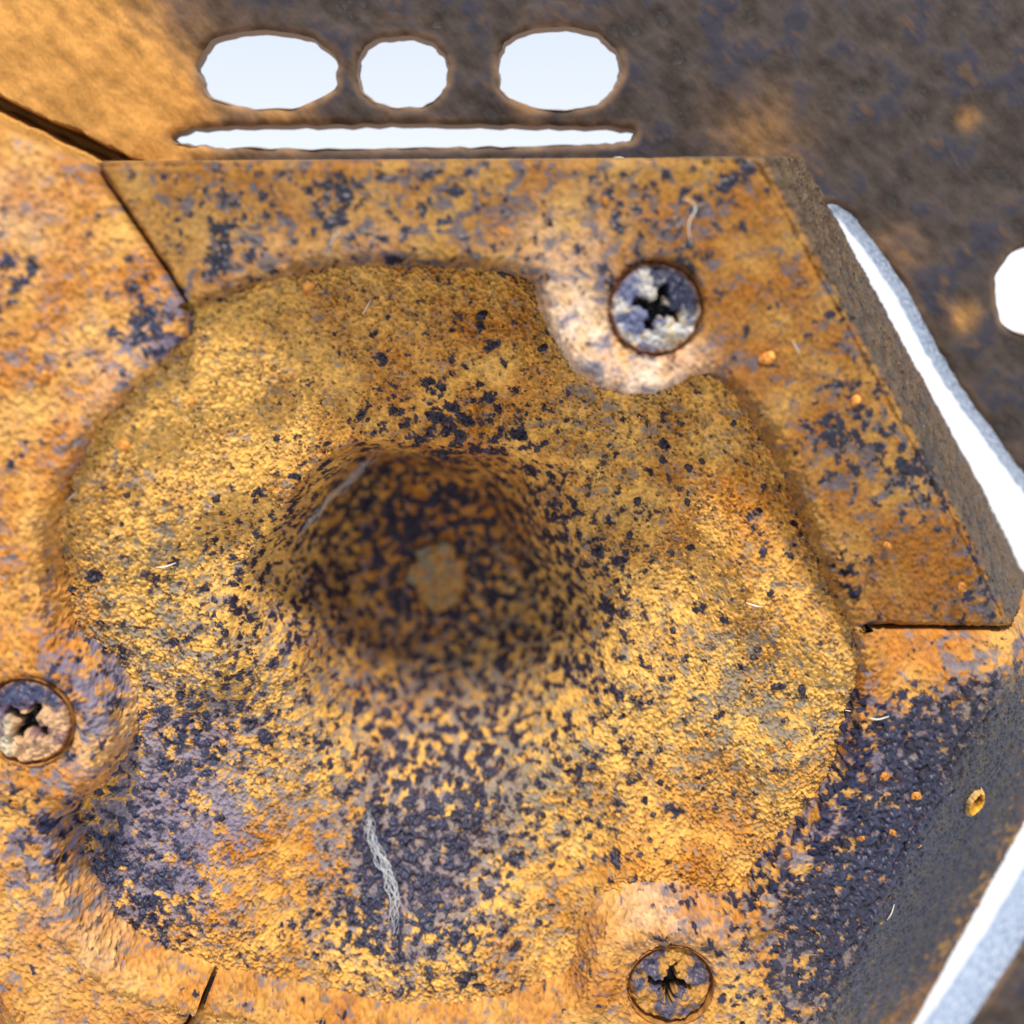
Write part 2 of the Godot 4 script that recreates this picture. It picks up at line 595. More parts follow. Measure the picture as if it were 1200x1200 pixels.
	for v in pts([14.1, -50.5, 18.8, -48.7, 29.3, -10.5, 32.8, -31.4, -32.4, -37.1, -37.1, -31.4, 4.1, 3.3, 10.1, 17.6, -37.7, 12.6, -45.7, -3.0, 25.7, -30.3, 35.0, -21.4]):
		knob(root, "rust_crumb", lumps, Vector3(v.x, v.y, dish_z(v.x, v.y)), origin, rng.randf_range(0.35, 0.6), rng, mat_rust, Color(0.70, 0.40, 0.09))


# three uneven pebbles of radius one, and one placed on a surface
func knobs() -> Array:
	var out := []
	for n in 3:
		var rows := 7
		var around_n := 13
		var p := PackedVector3Array()
		for j in rows + 1:
			for i in around_n:
				var a := TAU * i / around_n
				var b := PI * 0.62 * j / rows
				var v := Vector3(cos(a) * sin(b), sin(a) * sin(b), cos(b))
				p.append(v * (1.0 + 0.45 * lump.get_noise_3d(v.x * 1.0 + 20.0 * n, v.y * 1.0, v.z) + 0.30 * lump.get_noise_3d(v.x * 2.7 + 20.0 * n, v.y * 2.7, v.z * 2.7)) * Vector3(1.0, 0.85, 0.8))
		var st := SurfaceTool.new()
		st.begin(Mesh.PRIMITIVE_TRIANGLES)
		st.set_smooth_group(0)
		for j in rows:
			for i in around_n:
				var k := (i + 1) % around_n
				for v in [[j, i], [j + 1, k], [j + 1, i], [j, i], [j, k], [j + 1, k]]:
					var q := p[v[0] * around_n + v[1]]
					var t := clampf(0.72 + 0.9 * lump.get_noise_3d(q.x * 2.3, q.y * 2.3, q.z * 2.3 + 9.0 * n), 0.2, 1.0)
					st.set_color(Color(t, t * t, t * t))
					st.add_vertex(q * MM)
		st.generate_normals()
		out.append(st.commit())
	return out


var knob_paint := {}


func knob(root: Node3D, called: String, lumps: Array, at: Vector3, origin: Vector3, r: float, rng: RandomNumberGenerator, like: StandardMaterial3D, c: Color) -> void:
	var o := part(called, lumps[rng.randi() % 3], root, at - origin)
	var k := c * (1.0 + 0.15 * rng.randi_range(-2, 2))
	k.a = 1.0
	if not knob_paint.has(k):
		var m: StandardMaterial3D = like.duplicate()
		m.resource_name = called
		m.albedo_color = k.linear_to_srgb()
		knob_paint[k] = m
	o.material_override = knob_paint[k]
	o.rotation.z = rng.randf() * TAU
	o.scale = Vector3(r * rng.randf_range(0.9, 1.4), r, r * rng.randf_range(0.8, 1.1))


# the stub on the floor of the well
func boss(root: Node3D, origin: Vector3) -> void:
	var at := pts([-11.2, -16.5])[0]
	var base := dish_z(at.x, at.y)
	var edge := noise(77, 0.9, 2)
	var m := sheet(at.x - 6, at.x + 6, at.y - 8, at.y + 8, 0.13, Vector3(at.x, at.y, base),
		func(x: float, y: float) -> float: return Vector2((x - at.x) * 1.22, y - at.y).length() - 6.0 - 1.4 * edge.get_noise_2d(x * 0.35, y * 0.35),
		func(x: float, y: float, d: float) -> Color:
			var up := smoothstep(0.0, 1.3, -d)
			var n := lump.get_noise_2d(x * 0.5, y * 0.5)
			var l := lace.get_noise_2d(x, y)
			var c := Color(0.46, 0.27, 0.09).lerp(Color(0.29, 0.25, 0.17), smoothstep(-0.1, 0.3, l + 0.05 * (at.x - x) + 0.04 * (y - at.y)))
			c = c.lerp(Color(0.5, 0.2, 0.06), smoothstep(0.05, 0.3, blot.get_noise_2d(x * 3.0, y * 3.0)) * 0.6)
			c = c * (1.0 + 0.4 * fine.get_noise_2d(x, y))
			c *= 0.85
			c.a = base - 1.2 + 3.2 * up + 0.9 * n + 0.12 * fine.get_noise_2d(x, y)
			return c)
	part("boss", m, root, Vector3(at.x, at.y, base) - origin)


# ---------------------------------------------------------------- the frame of three segments

func side_of(a: Vector2, b: Vector2, x: float, y: float) -> float:
	var d := (b - a).normalized()
	return d.x * (y - a.y) - d.y * (x - a.x)


# positive above and right of the left seam
func over_left(x: float, y: float) -> float:
	var one := -side_of(seam_left[0], seam_left[1], x, y)
	var two := -side_of(seam_left[1], seam_left[2], x, y)
	return maxf(one, two)


func ridge_drop(x: float, y: float, spread := false) -> float:
	var most := 0.0
	for i in 6:
		if spread and (i == 0 or i == 5):
			continue
		var a := corners[i]
		var b := corners[(i + 1) % 6]
		var d := side_of(a, b, x, y)
		if d > -0.6:
			d = 0.42 * (d + 0.6) * (d + 0.6) / 1.2 if d < 0.6 else d - 0.1
			most = maxf(most, d * SLOPES[i])
	return most


# how wide the inner wall of the frame is: upright at the top, sloping where it faces up
func wall_width(x: float, y: float) -> float:
	return lerpf(3.2, 1.5, smoothstep(-22.0, 16.0, y - absf(x) * 0.1))


# The inner wall of a segment, swept along the rim of the cup so that its grain stays even.
func lip(own: Callable, shade: Callable, lift: Callable, origin: Vector3) -> ArrayMesh:
	var total := 0.0
	var n := inner.size()
	var path := PackedVector2Array()
	for i in n:
		var a := inner[i]
		var b := inner[(i + 1) % n]
		var steps := maxi(1, int((b - a).length() / 0.16))
		for k in steps:
			path.append(a.lerp(b, float(k) / steps))
	n = path.size()
	var area := 0.0
	for i in n:
		area += path[i].cross(path[(i + 1) % n])
	var turn := -1.0 if area > 0.0 else 1.0
	var rows := 36
	var made := []
	made.resize(n)
	var build := func(i: int) -> void:
		var span := 5
		var dir := (path[(i + span) % n] - path[(i - span + n) % n]).normalized()
		var out := Vector2(-dir.y, dir.x) * turn
		var w := wall_width(path[i].x, path[i].y)
		var p := PackedVector3Array()
		var c := PackedColorArray()
		var ok: bool = own.call(path[i].x + out.x, path[i].y + out.y) < 0.0 and own.call(path[i].x, path[i].y) < 0.0
		if ok:
			var last := Vector2.ZERO
			for k in rows + 2:
				var t := float(k) / (rows - 1)
				# an upright wall below, a round shoulder above, then a tongue under the face
				var q: Vector2
				if t < 0.55:
					q = Vector2(lerpf(-0.6, -0.6 + w * 0.38, t / 0.55), lerpf(-7.5, -1.1, t / 0.55))
				else:
					var a := minf((t - 0.55) / 0.45, 1.0) * PI / 2.0
					q = Vector2(-0.6 + w * 0.38 + (w * 0.62 + 0.1) * (1.0 - cos(a)), -1.1 + 1.1 * sin(a))
				if t > 1.0:
					q = Vector2(w - 0.5 + 0.35 * (t - 1.0) * rows, -0.12 * (t - 1.0) * rows)
				var at := path[i] + out * (q.x - 0.3 * warp.get_noise_2d(path[i].x, path[i].y))
				var z: float = q.y + lift.call(at.x, at.y)
				var s: Color = shade.call(at.x, at.y, z)
				var slope := (q - last).normalized() if k > 0 else Vector2(0.2, 1).normalized()
				last = q
				var push := Vector3(-out.x * slope.y, -out.y * slope.y, slope.x) * s.a
				p.append(Vector3(at.x, at.y, z) + push)
				s.a = 1.0
				c.append(s)
		made[i] = [p, c]
	WorkerThreadPool.wait_for_group_task_completion(WorkerThreadPool.add_group_task(build, n))
	var out_p := PackedVector3Array()
	var out_n := PackedVector3Array()
	var out_c := PackedColorArray()
	var index := PackedInt32Array()
	var before := -1
	for i in n + 1:
		var p: PackedVector3Array = made[i % n][0]
		if p.is_empty():
			before = -1
			continue
		var prev: PackedVector3Array = made[(i - 1 + n) % n][0]
		var next: PackedVector3Array = made[(i + 1) % n][0]
		if prev.is_empty(): prev = p
		if next.is_empty(): next = p
		var first := out_p.size()
		for k in p.size():
			var v := (next[k] - prev[k]).cross(p[mini(k + 1, p.size() - 1)] - p[maxi(k - 1, 0)]).normalized()
			if v.dot(Vector3(0, 0, 1)) < -0.4:
				v = -v
			out_p.append((p[k] - origin) * MM)
			out_n.append(v)
			out_c.append(made[i % n][1][k])
		if before >= 0:
			for k in p.size() - 1:
				for v in [before + k, before + k + 1, first + k, first + k, before + k + 1, first + k + 1]:
					index.append(v)
		before = first
	var arrays := []
	arrays.resize(Mesh.ARRAY_MAX)
	arrays[Mesh.ARRAY_VERTEX] = out_p
	arrays[Mesh.ARRAY_NORMAL] = out_n
	arrays[Mesh.ARRAY_COLOR] = out_c
	arrays[Mesh.ARRAY_INDEX] = index
	var mesh := ArrayMesh.new()
	mesh.add_surface_from_arrays(Mesh.PRIMITIVE_TRIANGLES, arrays)
	mesh.surface_set_material(0, mat_rust)
	return mesh


func frame() -> void:
	var crest_main := Field.new(-95, 80, -95, 60, 0.5, ridge_drop)
	var crest_left := Field.new(-95, 80, -95, 60, 0.5, ridge_drop.bind(true))
	var wob := func(x: float, y: float) -> float: return 0.16 * lump.get_noise_2d(x, y) + 0.25 * warp.get_noise_2d(x, y)
	var dark := patches(0.10, [-3.8, 35.9, 19.1, 0.16, -30.6, 35.9, 11.5, 0.18, 21.1, 33.1, 11.5, 0.12, -41.1, 20.6, 3.3, 1.00, -31.8, 30.3, 3.4, 0.30, -20.1, 33.1, 2.9, 0.25, -10.5, 34.5, 5.7, 0.15, -28.6, 38.7, 19.0, 0.05, 15.3, 34.0, 5.7, 0.20, 21.0, 37.7, 5.7, 0.20, 39.6, 8.0, 5.0, 0.65, 35.6, 10.0, 3.0, 0.30, 40.3, -6.1, 2.5, 0.40, 38.9, -9.2, 2.5, 0.40, 47.7, -29.5, 9.3, 0.55, 41.9, -38.3, 10.5, 0.48, 38.1, -47.3, 8.5, 0.45, 54.8, -42.8, 11.6, 0.60, 60.0, -28.4, 7.2, 0.50, 49.3, -57.7, 11.8, 0.50, 35.4, -57.7, 7.5, 0.40, 42.2, -24.1, 4.1, 0.35, 51.6, -25.1, 5.2, 0.40, 52.2, -19.2, 3.1, -0.30, 45.1, -19.8, 3.1, -0.40, -57.6, -38.3, 6.3, 0.40, -50.3, -20.8, 6.2, 0.30, -55.5, 27.5, 2.5, 0.70, -57.9, 21.3, 2.3, 0.70, -32.4, 27.5, 2.9, 0.35, -20.1, 32.9, 2.5, 0.30, -57.6, 6.0, 3.0, 0.20, 7.8, 21.7, 3.9, -0.10, 50.5, -8.2, 5.1, -0.15, 21.3, -50.7, 6.4, 0.15, 43.2, 14.9, 3.9, 0.25, 49.7, 4.0, 6.0, 0.60, 58.6, -8.2, 5.1, 0.50, 40.6, 26.5, 4.8, 0.40])
	var low_dark := patches(0.0, [66.0, -31.3, 9.1, 0.70, 63.4, -43.4, 11.5, 0.75, 56.1, -57.1, 12.9, 0.75, 47.4, -69.9, 13.0, 0.60])
	var grey := patches(0.16, [-9.5, 37.3, 24.8, 0.30, 19.1, 35.0, 11.5, 0.20, 26.9, 33.1, 8.6, -0.10, -41.1, 20.6, 4.4, 0.70, -9.6, 35.9, 11.5, 0.22, -32.7, 30.3, 5.8, 0.20, 40.6, 8.0, 5.9, 0.40, 47.8, -31.7, 12.5, 0.60, 37.1, -47.3, 9.5, 0.60, 56.1, -31.7, 9.4, 0.60, 56.0, -46.2, 12.7, 0.60, 43.0, -60.0, 12.9, 0.50, 59.7, -24.1, 5.1, 0.60, -50.3, -20.8, 6.2, 0.85, -57.8, -40.5, 6.3, 0.60, -56.2, -32.8, 5.2, 0.20, 49.7, 4.0, 6.0, 0.60, 58.7, -9.2, 6.1, 0.60, 41.7, 23.7, 5.8, 0.50, 8.7, 22.7, 4.9, 0.15, 15.7, 15.9, 3.9, 0.20, -49.8, -48.4, 6.4, 0.50, 49.6, -9.2, 5.1, -0.30, 46.1, -19.8, 4.1, -0.40])
	var orange := patches(0.58, [49.5, -8.2, 7.1, 0.50, 50.2, -19.2, 5.1, 0.40, 25.1, 29.4, 11.6, 0.25, -58.0, 0.0, 8.0, 0.20, -55.4, -20.8, 6.2, 0.10, 7.8, 20.8, 5.8, -0.40, 28.7, 35.0, 5.7, -0.20, -45.3, 13.0, 5.9, -0.20, -3.8, 41.4, 28.5, 0.00, -57.9, -12.4, 5.1, 0.25])
	var blue := patches(0.45, [-50.3, -20.8, 7.2, 0.60, 43.9, -37.2, 15.7, 0.45, -41.1, 20.6, 5.8, 0.50, -56.1, 26.5, 4.8, 0.50, -9.6, 33.1, 14.4, 0.10, 8.8, 21.7, 5.8, 0.40, -57.8, -40.5, 6.3, 0.40, 58.2, -31.7, 6.2, -0.60])
	var pale := patches(0.05, [6.8, 26.5, 6.8, 0.30, 7.3, 20.3, 4.4, 0.70, 13.7, 15.4, 4.9, 0.80, 19.6, 16.9, 3.9, 0.50, 4.8, 32.2, 6.7, 0.15, -16.4, 30.3, 5.8, 0.15, -28.9, 28.4, 5.8, 0.15, -50.6, -26.2, 5.2, 0.25, -45.1, 15.9, 5.9, 0.15, -54.6, 34.0, 5.7, 0.20, -51.0, -50.7, 6.4, 0.20, 19.1, -50.2, 6.4, 0.30])
	var blisters := knobs()
	var facet_a := pts([43.1, -1.5, 41.2, -14.7])
	var tones := [0.50, 0.85, 0.92]
	for n in 3:
		var own: Callable
		var origin: Vector3
		var label: String
		match n:
			0:
				origin = Vector3(20, 30, -1)
				label = "upper frame segment of orange rust along the top and right, holding the grey screw"
				own = func(x: float, y: float) -> float: return maxf(-over_left(x, y), side_of(seam_right[1], seam_right[0], x, y)) + 0.18 + wob.call(x, y) * 0.5
			1:
				origin = Vector3(40, -40, -1)
				label = "lower right frame segment, dark bluish scale with orange rust only at its upper end"
				own = func(x: float, y: float) -> float: return maxf(-side_of(seam_right[1], seam_right[0], x, y), side_of(seam_low[1], seam_low[0], x, y)) + 0.18 + wob.call(x, y) * 0.5
			2:
				origin = Vector3(-50, -10, 1)
				label = "left frame segment of bright orange rust whose rounded lobe holds the dark half orange screw"
				own = func(x: float, y: float) -> float: return maxf(over_left(x, y), -side_of(seam_low[1], seam_low[0], x, y)) + 0.18 + 0.5 * smoothstep(-44.0, -55.0, x) * smoothstep(36.0, 41.0, y) + wob.call(x, y) * 0.5
		var crest := crest_left if n == 2 else crest_main
		var bounds := func(x: float, y: float) -> float: return maxf(wall_width(x, y) - 0.5 - sd_inner.at(x, y) - 0.3 * warp.get_noise_2d(x, y), (crest.at(x, y) - (27.0 if y > -18.0 else 24.0)) * 0.6)
		var top_z := func(x: float, y: float) -> float: return -0.5 * smoothstep(0.0, 0.6, 1.0 - crest.at(x, y)) - crest.at(x, y) + (1.2 + clampf(-(x + 38.0) * 0.10, 0.0, 5.0) if n == 2 else 0.0)
		var hole := screw_at[[0, 2, 1][n]]
		var root := thing("frame_segment", origin, label, "frame segment", "segments of the hexagonal frame")
		var box: Array = [[-75, 74, -22, 60], [-60, 78, -88, -14], [-88, 0, -88, 58]][n]
		var m := sheet(box[0], box[1], box[2], box[3], 0.18, origin,
			func(x: float, y: float) -> float: return maxf(maxf(bounds.call(x, y), own.call(x, y)), 5.45 - Vector2(x - hole.x, y - hole.y).length() - 0.12 * lump.get_noise_2d(x, y)),
			func(x: float, y: float, d: float) -> Color:
				var seam: float = -own.call(x, y)
				var into: float = sd_inner.at(x, y) + 0.3 * warp.get_noise_2d(x, y)
				var drop := crest.at(x, y)
				var z := 0.0
				# the bright rounded inner edge
				# a slight hollow between the inner edge and the ridge
				z -= 0.7 * smoothstep(1.0, 5.0, into) * smoothstep(0.0, 0.6, 1.0 - drop)
				z -= drop
				# screw pockets
				for s in screw_at:
					var r := Vector2(x - s.x, y - s.y).length()
					if r < 13.0:
						z += 0.9 * smoothstep(13.0, 8.0, r)
						z -= 0.45 * pow(clampf((6.3 - r) / 0.85, 0.0, 1.0), 2.0)
				if n == 0:
					var w := side_of(facet_a[1], facet_a[0], x, y)
					var q := seam
					if x > 30.0 and q < 13.0:
						z -= 2.2 * smoothstep(0.0, 1.2, -w * 1.0 + 0.4) * (1.0 - q / 13.0)
				elif n == 1:
					if y > -30.0:
						z -= 1.9 * smoothstep(6.0, 0.0, seam)
				else:
					z += 1.2 + clampf(-(x + 38.0) * 0.10, 0.0, 5.0)
				# the edge along the seam
				z -= 0.8 * pow(clampf(1.0 - seam / 0.8, 0.0, 1.0), 2.0)
				var c := rust(x, y, z * 0.5 + 60.0 * n, dark.at(x, y) + low_dark.at(x, y), grey.at(x, y) + low_dark.at(x, y), orange.at(x, y) + [0.04, 0.0, 0.12][n], blue.at(x, y), pale.at(x, y), 0.5)
				c *= lerpf(tones[n], 0.82, clampf(pale.at(x, y) * 1.4 - 0.15, 0.0, 1.0))
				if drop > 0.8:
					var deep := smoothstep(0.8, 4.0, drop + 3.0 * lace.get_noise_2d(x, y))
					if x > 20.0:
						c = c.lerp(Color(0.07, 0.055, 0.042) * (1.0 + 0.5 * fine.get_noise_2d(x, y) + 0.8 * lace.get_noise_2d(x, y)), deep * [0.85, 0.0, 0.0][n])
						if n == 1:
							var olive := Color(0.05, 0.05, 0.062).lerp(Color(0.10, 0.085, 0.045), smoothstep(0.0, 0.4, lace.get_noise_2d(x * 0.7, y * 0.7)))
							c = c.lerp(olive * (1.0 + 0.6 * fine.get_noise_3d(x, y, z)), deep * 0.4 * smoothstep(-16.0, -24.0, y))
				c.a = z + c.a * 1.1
				if d > -0.01 and seam < 0.05:
					c.a -= 6.0
				return c)
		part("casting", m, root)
		var lift := func(x: float, y: float) -> float:
			var z: float = -crest.at(x, y) * 0.0
			var r := Vector2(x - hole.x, y - hole.y).length()
			z += 0.9 * smoothstep(13.0, 8.0, r)
			if n == 2:
				z += 1.2 + clampf(-(x + 38.0) * 0.10, 0.0, 5.0)
			return z
		part("inner_wall", lip(own, func(x: float, y: float, z: float) -> Color:
			var c := rust(x, y, z * 0.5 + 60.0 * n, dark.at(x, y), grey.at(x, y), orange.at(x, y) + [0.04, 0.0, 0.12][n], blue.at(x, y), pale.at(x, y), 0.5)
			var h := c.a * 1.1
			c *= lerpf(tones[n], 0.82, clampf(pale.at(x, y) * 1.4 - 0.15, 0.0, 1.0))
			c.a = h
			return c, lift, origin), root)
		pocket(root, hole, 2.0 if n != 2 else 5.2, origin)
		var rng := RandomNumberGenerator.new()
		rng.seed = 70 + n
		var spots: PackedVector2Array = [pts([10.5, 35.4, -1.0, 32.2, 29.3, 17.9, 39.8, 13.0, 44.4, -4.1, 53.6, -9.2, -23.2, 25.6, 38.8, -5.6]), pts([33.7, -28.9, 42.5, -25.3, 45.6, -33.0, 49.6, -35.5, 43.1, -41.1, 47.0, -40.3, 38.0, -45.0, 30.8, -49.8, 51.1, -42.8, 34.2, -43.3]), pts([-52.9, 15.9, -44.6, 8.0, -58.3, -4.1, -55.1, -16.6, -59.5, -35.0])][n]
		for v in spots:
			if crest.at(v.x, v.y) > 1.5 and n != 1:
				continue
			knob(root, "rust_blister", blisters, Vector3(v.x, v.y, top_z.call(v.x, v.y) - 0.1), origin, rng.randf_range(0.35, 0.8), rng, mat_rust, Color(0.66, 0.34, 0.07))
		if n == 1:
			for k in 26:
				var v := Vector2(rng.randf_range(30, 56), rng.randf_range(-46, -20))
				if sd_inner.at(v.x, v.y) > 3.0 and crest.at(v.x, v.y) < 1.0:
					knob(root, "scale_nodule", blisters, Vector3(v.x, v.y, top_z.call(v.x, v.y) - 0.05), origin, rng.randf_range(0.3, 0.75), rng, mat_scale, Color(0.035, 0.035, 0.06))
			var v := pts([60.0, -39.6])[0]
			crater(root, Vector3(v.x, v.y, top_z.call(v.x, v.y) + 0.3), origin, top_z)


# the side of the hole that a screw head sits in
func pocket(root: Node3D, at: Vector2, top: float, origin: Vector3) -> void:
	var st := SurfaceTool.new()
	st.begin(Mesh.PRIMITIVE_TRIANGLES)
	st.set_smooth_group(0)
	var n := 90
	for i in n:
		for t in [[i, 0], [i + 1, 0], [i, 1], [i, 1], [i + 1, 0], [i + 1, 1]]:
			var a: float = TAU * (t[0] % n) / n
			var v := Vector3(at.x + cos(a) * 5.47, at.y + sin(a) * 5.47, (top - 1.75) if t[1] == 0 else top - 7.0)
			var f := lump.get_noise_3d(v.x, v.y, 3.0)
			st.set_color(Color(0.36, 0.16, 0.04) * (1.0 + 0.8 * f))
			st.add_vertex((v - origin) * MM)
	st.generate_normals()
	st.set_material(mat_rust)
	part("screw_pocket", st.commit(), root)


# a burst blister: a raised orange ring round a dark hollow
func crater(root: Node3D, at: Vector3, origin: Vector3, under: Callable) -> void:
	var m := sheet(at.x - 2.6, at.x + 2.6, at.y - 3.0, at.y + 3.0, 0.12, at,
		func(x: float, y: float) -> float: return Vector2((x - at.x) * 1.15, y - at.y).length() - 2.3 - 0.5 * lump.get_noise_2d(x, y),
		func(x: float, y: float, d: float) -> Color:
			var r := Vector2((x - at.x) * 1.15, y - at.y).length()
			var f := fine.get_noise_2d(x, y)
			var hollow := smoothstep(0.9, 0.5, Vector2(x - at.x - 0.3, y - at.y - 0.5).length() + 0.3 * f)
			var c := Color(0.62, 0.30, 0.03).lerp(Color(0.42, 0.26, 0.10), smoothstep(1.3, 1.9, r)) * (1.0 + 0.5 * f)
			c = c.lerp(Color(0.10, 0.035, 0.02), hollow)
			c.a = under.call(x, y) + 0.75 + 0.9 * exp(-pow((r - 1.55) / 0.55, 2.0)) - 0.5 * hollow - 1.4 * smoothstep(-0.7, 0.0, d) + 0.15 * f
			return c, 0.0)
	part("burst_blister", m, root, at - origin)


# ---------------------------------------------------------------- screws

func screws() -> void:
	var labels := ["grey white crusted screw with a black cross recess, in the lobe at the upper right", "screw half bluish black half orange with a dark cross recess, in the left lobe", "rusty screw in the lowest lobe of the frame under the cup"]
	for n in 3:
		var at := screw_at[n]
		var z: float = [-0.45, 2.9, -0.6][n]
		var origin := Vector3(at.x, at.y, z)
		var root := thing("screw", origin, labels[n], "screw", "screws holding the frame")
		var turn: float = [0.35, 0.62, 0.1][n]
		var m := sheet(at.x - 5.8, at.x + 5.8, at.y - 5.8, at.y + 5.8, 0.09, origin,
			func(x: float, y: float) -> float: return Vector2(x - at.x, y - at.y).length() - 5.36 - 0.12 * lump.get_noise_2d(x * 0.6, y * 0.6 + 30.0 * n),
			func(x: float, y: float, d: float) -> Color:
				var q := Vector2(x - at.x, y - at.y)
				var r := q.length()
				var h := 0.75 * (1.0 - r * r / 29.0)
				var crust := lump.get_noise_3d(x * 0.55, y * 0.55, 9.0 * n) * 0.8
				var f := fine.get_noise_2d(x, y)
				h += crust * 0.9 + 0.16 * f
				h -= 0.75 * smoothstep(-0.5, 0.0, d)
				var p := q.rotated(turn) + Vector2(warp.get_noise_2d(x * 3.0, y * 3.0), warp.get_noise_2d(y * 3.0 + 9.0, x * 3.0)) * 0.5
				var arm := minf(maxf(absf(p.x) - 2.6, absf(p.y) - 0.72 + 0.16 * absf(p.x)), maxf(absf(p.y) - 2.6, absf(p.x) - 0.72 + 0.16 * absf(p.y)))
				arm = minf(arm, absf(p.x) + absf(p.y) - 1.5)
				var hole := smoothstep(0.35, -0.35, arm)
				h -= 2.6 * hole
				var b := blot.get_noise_3d(x * 2.6, y * 2.6, 20.0 * n) + 0.25 * f
				var c: Color
				if n == 0:
					c = Color(0.40, 0.38, 0.36).lerp(Color(0.46, 0.37, 0.24), smoothstep(0.0, 0.3, lace.get_noise_2d(x, y)))
					c = c.lerp(Color(0.12, 0.13, 0.21), smoothstep(0.02, 0.2, b - 0.05 * q.x))
					c = c.lerp(Color(0.022, 0.024, 0.05), smoothstep(0.0, 1.2, q.x * 0.75 + q.y * 0.65 - 0.9 + 3.0 * b) * smoothstep(-1.5, 0.2, q.y))
				elif n == 1:
					c = Color(0.50, 0.30, 0.16).lerp(Color(0.45, 0.40, 0.28), smoothstep(-1.0, -3.0, q.x))
					c = c.lerp(Color(0.04, 0.045, 0.09), smoothstep(0.0, 1.2, q.y - 0.8 + 3.0 * b))
					c = c.lerp(Color(0.09, 0.05, 0.08), smoothstep(0.05, 0.25, b) * 0.8)
				else:
					c = Color(0.40, 0.20, 0.05).lerp(Color(0.07, 0.06, 0.09), smoothstep(-0.1, 0.2, b))
				c = c.lerp(Color(0.35, 0.15, 0.03), smoothstep(4.4, 5.3, r) * 0.6)
				c = c.lerp(Color(0.015, 0.013, 0.015), smoothstep(0.3, 0.9, hole))
				c = c * (1.0 + 0.5 * f)
				c.a = z + h
				return c, 0.14)
		part("head", m, root)


# ---------------------------------------------------------------- the slotted panel behind, and the ground

var openings: Array[PackedVector2Array] = []


